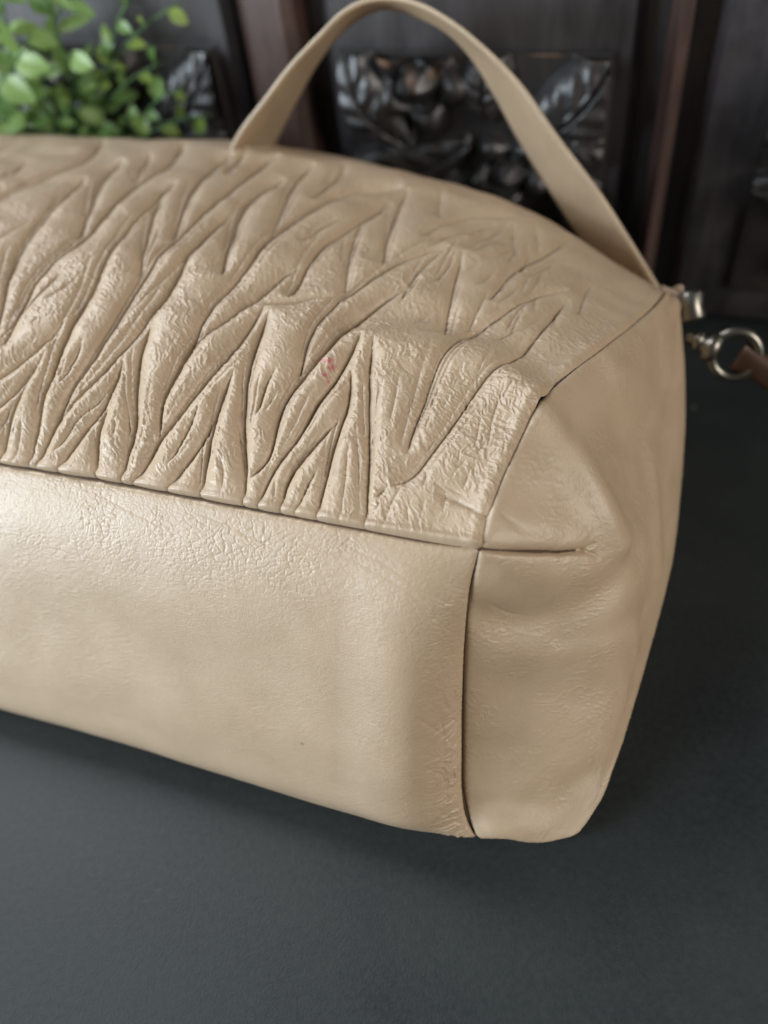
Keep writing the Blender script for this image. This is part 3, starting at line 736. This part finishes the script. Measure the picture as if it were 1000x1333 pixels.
hl = np.array([at_depth(*p) for p in hl]); hr = np.array([at_depth(*p) for p in hr]); hr = curve(hr, 60); hl = curve(hl, 60); hr = hr + (hl - hr) * .10
hdl = strap('handle', hl, hr, .0024, M_STRAP, BAG, edge_mat=M_STRAP_EDGE)
hdl['label'] = 'flat arched leather handle'

# ---- metal fittings at the far right corner and the brown strap clipped on
def lathe_path(a, b, prof, name, mat, n=16):
    a = np.array(a); b = np.array(b); pts = np.array([a + (b - a) * t for t, r in prof]); return tube(name, pts, np.array([r for t, r in prof]), mat, BAG, n)
pa, pb = at_depth(868, 372, .165), at_depth(893, 402, .160)
tab = strap('leather_tab', [at_depth(862, 372, .168), at_depth(880, 378, .165), at_depth(897, 384, .163)], [at_depth(866, 402, .160), at_depth(884, 412, .158), at_depth(896, 416, .157)], .004, M_STRAP, BAG, 20)
lathe_path(at_depth(898, 378, .163), at_depth(903, 419, .156), [(0, .001), (.02, .004), (.15, .0052), (.5, .0046), (.85, .0052), (.98, .004), (1, .001)], 'metal_bar', M_METAL)
lathe_path(at_depth(893, 437, .150), at_depth(938, 457, .146), [(0, .0008), (.05, .0026), (.25, .0026), (.3, .0040), (.42, .0042), (.46, .0032), (.55, .0034), (.65, .0058), (.85, .0060), (.97, .004), (1, .001)], 'swivel_post', M_METAL)
rc_ = at_depth(957, 462, .150); e1 = at_depth(957, 422, .153) - rc_; e2 = at_depth(987, 470, .150) - rc_
e1 *= .0100 / np.linalg.norm(e1); e2 = e2 - e1 * (e2 @ e1) / (e1 @ e1); e2 *= .0090 / np.linalg.norm(e2)
tube('ring', [rc_ + e1 * math.cos(t) + e2 * math.sin(t) for t in np.linspace(0, 2 * math.pi, 49)[:-1]], .0021, M_METAL, BAG, 12, closed=True)
bl = [(950, 478, .152), (975, 489, .150), (1010, 512, .145), (1080, 560, .135), (1180, 610, .12)]
br = [(972, 447, .152), (992, 462, .150), (1025, 482, .145), (1095, 528, .135), (1200, 575, .12)]
bs = strap('clip_strap', [at_depth(*p) for p in bl], [at_depth(*p) for p in br], .006, M_BROWN, BAG, 40)
bs['label'] = 'dark brown leather strap clipped to the ring'
adopt(BAG)

# ------------------------------------------------------------------ the carved cabinet behind
YW = .275                                   # the cabinet front stands parallel to the bag
def wood(name, c0, c1, rough, bumpd=.0004):
    m, nt, p = new_mat(name); k = NT(nt)
    co = k.n('ShaderNodeTexCoord').outputs['Object']
    g = k.noise(k.mapping(co, (38, 38, 4)), 3, 5, .62, 1.2); b = k.noise(co, 22, 4, .6)
    c = k.mix(k.ramp(g, .32, .7), c0, c1)
    c = k.mix(k.math('MULTIPLY', k.ramp(b, .5, .72), .5), c, tuple(x * 1.9 for x in c1[:3]) + (1,))
    k.l(c, p.inputs['Base Color'])
    k.l(k.math('ADD', k.math('MULTIPLY', b, .25), rough - .12), p.inputs['Roughness'])
    k.l(k.bump(k.math('ADD', g, k.math('MULTIPLY', b, .6)), bumpd), p.inputs['Normal'])
    p.inputs['Specular IOR Level'].default_value = .7
    p.inputs['Coat Weight'].default_value = .5; p.inputs['Coat Roughness'].default_value = .45; p.inputs['Coat Tint'].default_value = (.85, .93, 1, 1)
    return m
M_WOOD = wood('dark_panel_wood', (.018, .015, .016, 1), (.050, .043, .046, 1), .36)
M_STILE = wood('reddish_stile_wood', (.032, .014, .010, 1), (.075, .036, .026, 1), .40)
M_CARVE = wood('black_carved_wood', (.009, .008, .008, 1), (.026, .020, .018, 1), .42, .0006)
_k = NT(M_CARVE.node_tree); _p = M_CARVE.node_tree.nodes['Principled BSDF']; _src = _p.inputs['Base Color'].links[0].from_socket
_k.l(_k.mix(_k.attr('wear').outputs['Fac'], _src, (.26, .14, .075, 1)), _p.inputs['Base Color'])      # finish rubbed off along the edges
CAB = empty('carved_cabinet', tuple(bag(-.09, YW + .05, 0)), 'dark carved wooden cabinet front standing behind the handbag', 'cabinet')
def wp(s_, z_, d_=0.0): return bag(s_, YW - d_, z_)          # d_ = how far it stands proud of the panel
def wall_sz(px, py, d_=0.0):
    q = at_depth(px, py, YW - d_); return (q - ORG) @ XB, q[2]
def slab(name, s0, s1_, z0, z1, d0, d1, mat, parent, bev=.003):
    """board with chamfered front edges"""
    f = [(s0 + bev, z0 + bev), (s1_ - bev, z0 + bev), (s1_ - bev, z1 - bev), (s0 + bev, z1 - bev)]; o = [(s0, z0), (s1_, z0), (s1_, z1), (s0, z1)]
    V = [wp(s, z, d1) for s, z in f] + [wp(s, z, d1 - bev) for s, z in o] + [wp(s, z, d0) for s, z in o]
    F = [(0, 1, 2, 3)] + [(i, 4 + i, 4 + (i + 1) % 4, (i + 1) % 4) for i in range(4)] + [(4 + i, 8 + i, 8 + (i + 1) % 4, 4 + (i + 1) % 4) for i in range(4)] + [(11, 10, 9, 8)]
    return mesh_obj(name, V, F, mat, parent, smooth=False)
slab('back_board', -.75, .55, .0005, .50, -.02, -.010, M_WOOD, CAB)
sL0 = wall_sz(318, 0)[0]; sL1 = wall_sz(388, 0)[0]; sR0 = wall_sz(868, 60)[0]; sR1 = wall_sz(897, 60)[0]
PITCHW = sR0 - sL0
stiles = [(sL0, sL1), (sR0, sR1), (sL0 - PITCHW, sL1 - PITCHW), (sR0 + PITCHW, sR1 + PITCHW)]
for a_, b_ in stiles:
    slab('stile', a_, b_, .001, .49, -.010, .012, M_STILE, CAB, .005)
edges = [(sL0 - PITCHW + .05, sL0), (sL1, sR0), (sR1, sR0 + PITCHW), (-.72, sL0 - PITCHW)]
for a_, b_ in edges:
    slab('panel', a_ + .011, b_ - .011, .001, .485, -.010, 0, M_WOOD, CAB, .004)
def carving(shift):
    """one carved block, rosettes and leaves cut from a single board"""
    s0, z1 = wall_sz(444, 60); s1_ = wall_sz(802, 74)[0]; z0 = .0235
    blk = slab('carved_block', s0 + shift, s1_ + shift, z0, z1, -.002, .003, M_CARVE, CAB, .002)
    nu, nv = 170, 130
    uu, vv = np.meshgrid(np.linspace(s0 + .001, s1_ - .001, nu), np.linspace(z0 + .001, z1 - .001, nv))
    hh = np.zeros_like(uu); wear = np.zeros_like(uu)
    k_ = (s1_ - s0) / 358.0                                    # metres per photograph pixel on the cabinet
    def rosette(px, py, R_, amp, lobes, ph):
        c = wall_sz(px, py, .008); x, y = uu - c[0], vv - c[1]; r = np.hypot(x, y) / (R_ * k_); th = np.arctan2(y, x)
        pet = np.clip(1 - (r / (.86 + .14 * np.cos(lobes * th + ph))) ** 6, 0, 1) ** .5
        cup = amp * pet * (.45 + .75 * np.abs(np.sin((lobes * th + ph) / 2 + math.pi / 2)) ** .6 * np.clip(r, 0, 1)) + amp * .9 * np.exp(-(r / .26) ** 2) - amp * .35 * np.exp(-((r - .40) / .09) ** 2)
        return np.where(r < 1.1, cup, 0)
    def leaf_(p0, p1, wd, amp, bend=0.0):
        a = np.array(wall_sz(*p0, .008)); b_ = np.array(wall_sz(*p1, .008)); ab = b_ - a; L_ = np.hypot(*ab); t_ = ab / L_; n_ = np.array([-t_[1], t_[0]])
        x = ((uu - a[0]) * t_[0] + (vv - a[1]) * t_[1]) / L_; y = (uu - a[0]) * n_[0] + (vv - a[1]) * n_[1] - bend * L_ * np.sin(np.clip(x, 0, 1) * math.pi)
        w_ = wd * k_ * np.clip(np.sin(np.clip(x, 0, 1) * math.pi * .92 + .12), 0, 1) ** .7 + 1e-6; q = np.abs(y) / w_
        body = np.where((x > 0) & (x < 1), np.clip(1 - q ** 4, 0, 1) ** .6, 0)
        vein = np.exp(-(y / (1.6 * k_)) ** 2) * .55 + .10 * (.5 + .5 * np.cos((x * 5 - q * 1.2) * math.tau)) * (q > .12)
        return amp * body * (.55 + .45 * np.sin(np.clip(x, 0, 1) * math.pi)) * (1 - vein)
    for f_ in (rosette(545, 110, 70, .012, 5, .4), rosette(662, 226, 60, .012, 5, 1.6),
               leaf_((530, 190), (448, 60), 44, .0125, .14), leaf_((690, 185), (802, 76), 52, .0125, -.10), leaf_((705, 200), (800, 200), 36, .011, .14),
               leaf_((610, 190), (452, 215), 40, .010, .12), leaf_((632, 160), (645, 66), 36, .010, .10), leaf_((725, 230), (785, 320), 38, .010, 0), leaf_((610, 235), (520, 310), 38, .010, 0)):
        hh = np.maximum(hh, f_)
    hh += .0006 * (vnoise(uu * 400, vv * 400, 200, 3).astype(float) - .5)
    def rub(p0, p1, r):
        a = np.array(wall_sz(*p0, .008)); b_ = np.array(wall_sz(*p1, .008)); ab = b_ - a; t_ = np.clip(((uu - a[0]) * ab[0] + (vv - a[1]) * ab[1]) / (ab @ ab), 0, 1)
        d = np.hypot(uu - a[0] - t_ * ab[0], vv - a[1] - t_ * ab[1]) / (r * k_); return np.clip(1.4 - d - .8 * vnoise(uu * 700, vv * 700, 210, 2), 0, 1)
    for g_ in (rub((448, 60), (478, 62), 6), rub((478, 62), (506, 78), 6), rub((690, 82), (738, 72), 6), (rub((738, 72), (798, 76), 5)), rub((539, 97), (541, 99), 10), rub((566, 94), (568, 96), 9)): wear = np.maximum(wear, g_)
    G_ = np.stack([ORG[k] + XB[k] * (uu + shift) + YB[k] * (YW - .0026 - hh) + ZB[k] * vv for k in range(3)], -1)
    o = grid_mesh('carved_relief', G_, dict(wear=wear), M_CARVE, blk); o['label'] = 'carved rosettes and leaves in dark wood'
    return blk
carving(0); carving(-PITCHW); carving(PITCHW)
adopt(CAB)

# ------------------------------------------------------------------ leafy sprigs at the top left
def leaf_material(name, c0, c1):
    m, nt, p = new_mat(name); k = NT(nt)
    co = k.n('ShaderNodeTexCoord').outputs['Object']
    oi = k.n('ShaderNodeObjectInfo').outputs['Random']
    c = k.mix(k.math('ADD', k.math('MULTIPLY', oi, .75), k.math('MULTIPLY', k.noise(co, 160, 3, .6), .3), clamp=True), c0, c1)
    k.l(c, p.inputs['Base Color']); p.inputs['Roughness'].default_value = .38
    p.inputs['Subsurface Weight'].default_value = .0
    t = k.n('ShaderNodeBsdfTranslucent'); k.l(c, t.inputs['Color'])
    mx = k.n('ShaderNodeMixShader'); mx.inputs[0].default_value = .28; k.l(p.outputs[0], mx.inputs[1]); k.l(t.outputs[0], mx.inputs[2])
    k.l(mx.outputs[0], nt.nodes['Material Output'].inputs['Surface']); return m
M_LEAF = leaf_material('green_leaf', (.08, .18, .04, 1), (.32, .48, .16, 1))
M_LIME = leaf_material('lime_leaf', (.20, .32, .06, 1), (.34, .46, .12, 1))
M_STEM = simple('green_stem', (.06, .14, .04), .5)
def leaf_mesh(name, ln, wd, mat):
    V = []; F = []; n = 7
    for i in range(n):
        t = i / (n - 1); w_ = wd * math.sin(math.pi * min(1, t * .94 + .03)) ** .75 * (1 - .25 * t)
        z = -.25 * ln * (t - .3) ** 2
        for a in (-1, -.5, 0, .5, 1): V.append((a * w_ / 2, t * ln, z + abs(a) * w_ * .16))
    for i in range(n - 1):
        for j in range(4): F.append((i*5+j, i*5+j+1, (i+1)*5+j+1, (i+1)*5+j))
    me = bpy.data.meshes.new(name); me.from_pydata(V, [], F); me.update(); me.materials.append(mat)
    me.polygons.foreach_set('use_smooth', [True] * len(me.polygons)); return me
LEAVES = [leaf_mesh('leaf', .018, .013, M_LEAF), leaf_mesh('leaf', .024, .011, M_LEAF), leaf_mesh('leaf', .013, .010, M_LIME), leaf_mesh('leaf', .023, .018, M_LEAF)]
root_pt = bag(-.33, .245, .0)
PLANT = empty('leafy_plant', tuple(root_pt), 'bright green small-leaved plant behind the left end of the handbag', 'plant')
sprigs = [  # tip px, tip depth, leaf kinds, count
 ((-60, -60), .235, (0, 3), 14), ((5, -60), .225, (1, 0), 14), ((55, -40), .24, (1, 0), 13), ((105, -30), .25, (0, 1), 11), ((172, -8), .25, (2, 0), 9),
 ((235, 2), .258, (2,), 8), ((40, 45), .225, (3, 0), 12), ((90, 70), .235, (0, 3), 12), ((140, 60), .25, (0, 2), 8), ((215, 80), .258, (2, 0), 9), ((275, 150), .26, (2,), 8), ((5, 100), .22, (3,), 10), ((180, 150), .255, (0, 2), 8), ((110, 140), .24, (3, 0), 10), ((240, 115), .258, (2, 0), 8)]
for (tip, dep, kinds, cnt) in sprigs:
    T_ = at_depth(tip[0], tip[1], dep); mid = (root_pt + T_) / 2 + np.array([random.uniform(-.02, .02), 0, .03])
    P_ = curve(np.array([root_pt, root_pt * .6 + mid * .4 + ZB * .012, mid, T_ * .7 + mid * .3 + ZB * .006, T_]), 24)
    tube('stem', P_, np.linspace(.0014, .0005, 24), M_STEM, PLANT, 6)
    for j in range(cnt):
        f_ = .42 + .58 * (j + .5) / cnt; p_ = at_frac(P_, [f_])[0]; dirn = at_frac(P_, [min(1, f_ + .03)])[0] - at_frac(P_, [f_ - .03])[0]; dirn /= np.linalg.norm(dirn)
        o = bpy.data.objects.new('leaf', LEAVES[random.choice(kinds)]); sc.collection.objects.link(o); o.parent = PLANT
        sidev = np.cross(dirn, -YB) * (1 if j % 2 else -1); d_ = dirn * .5 + sidev * random.uniform(.6, 1.1) + np.array([random.gauss(0, .3), random.gauss(0, .35), random.gauss(.1, .3)]); d_ /= np.linalg.norm(d_)
        up_ = np.array([random.gauss(-.3, .4), random.gauss(-.7, .4), .8]); x_ = np.cross(d_, up_); x_ /= np.linalg.norm(x_); z_ = np.cross(x_, d_)
        sca = random.uniform(.5, .9)
        o.matrix_basis = Matrix(((x_[0]*sca, d_[0]*sca, z_[0]*sca, p_[0]), (x_[1]*sca, d_[1]*sca, z_[1]*sca, p_[1]), (x_[2]*sca, d_[2]*sca, z_[2]*sca, p_[2]), (0, 0, 0, 1)))
adopt(PLANT)
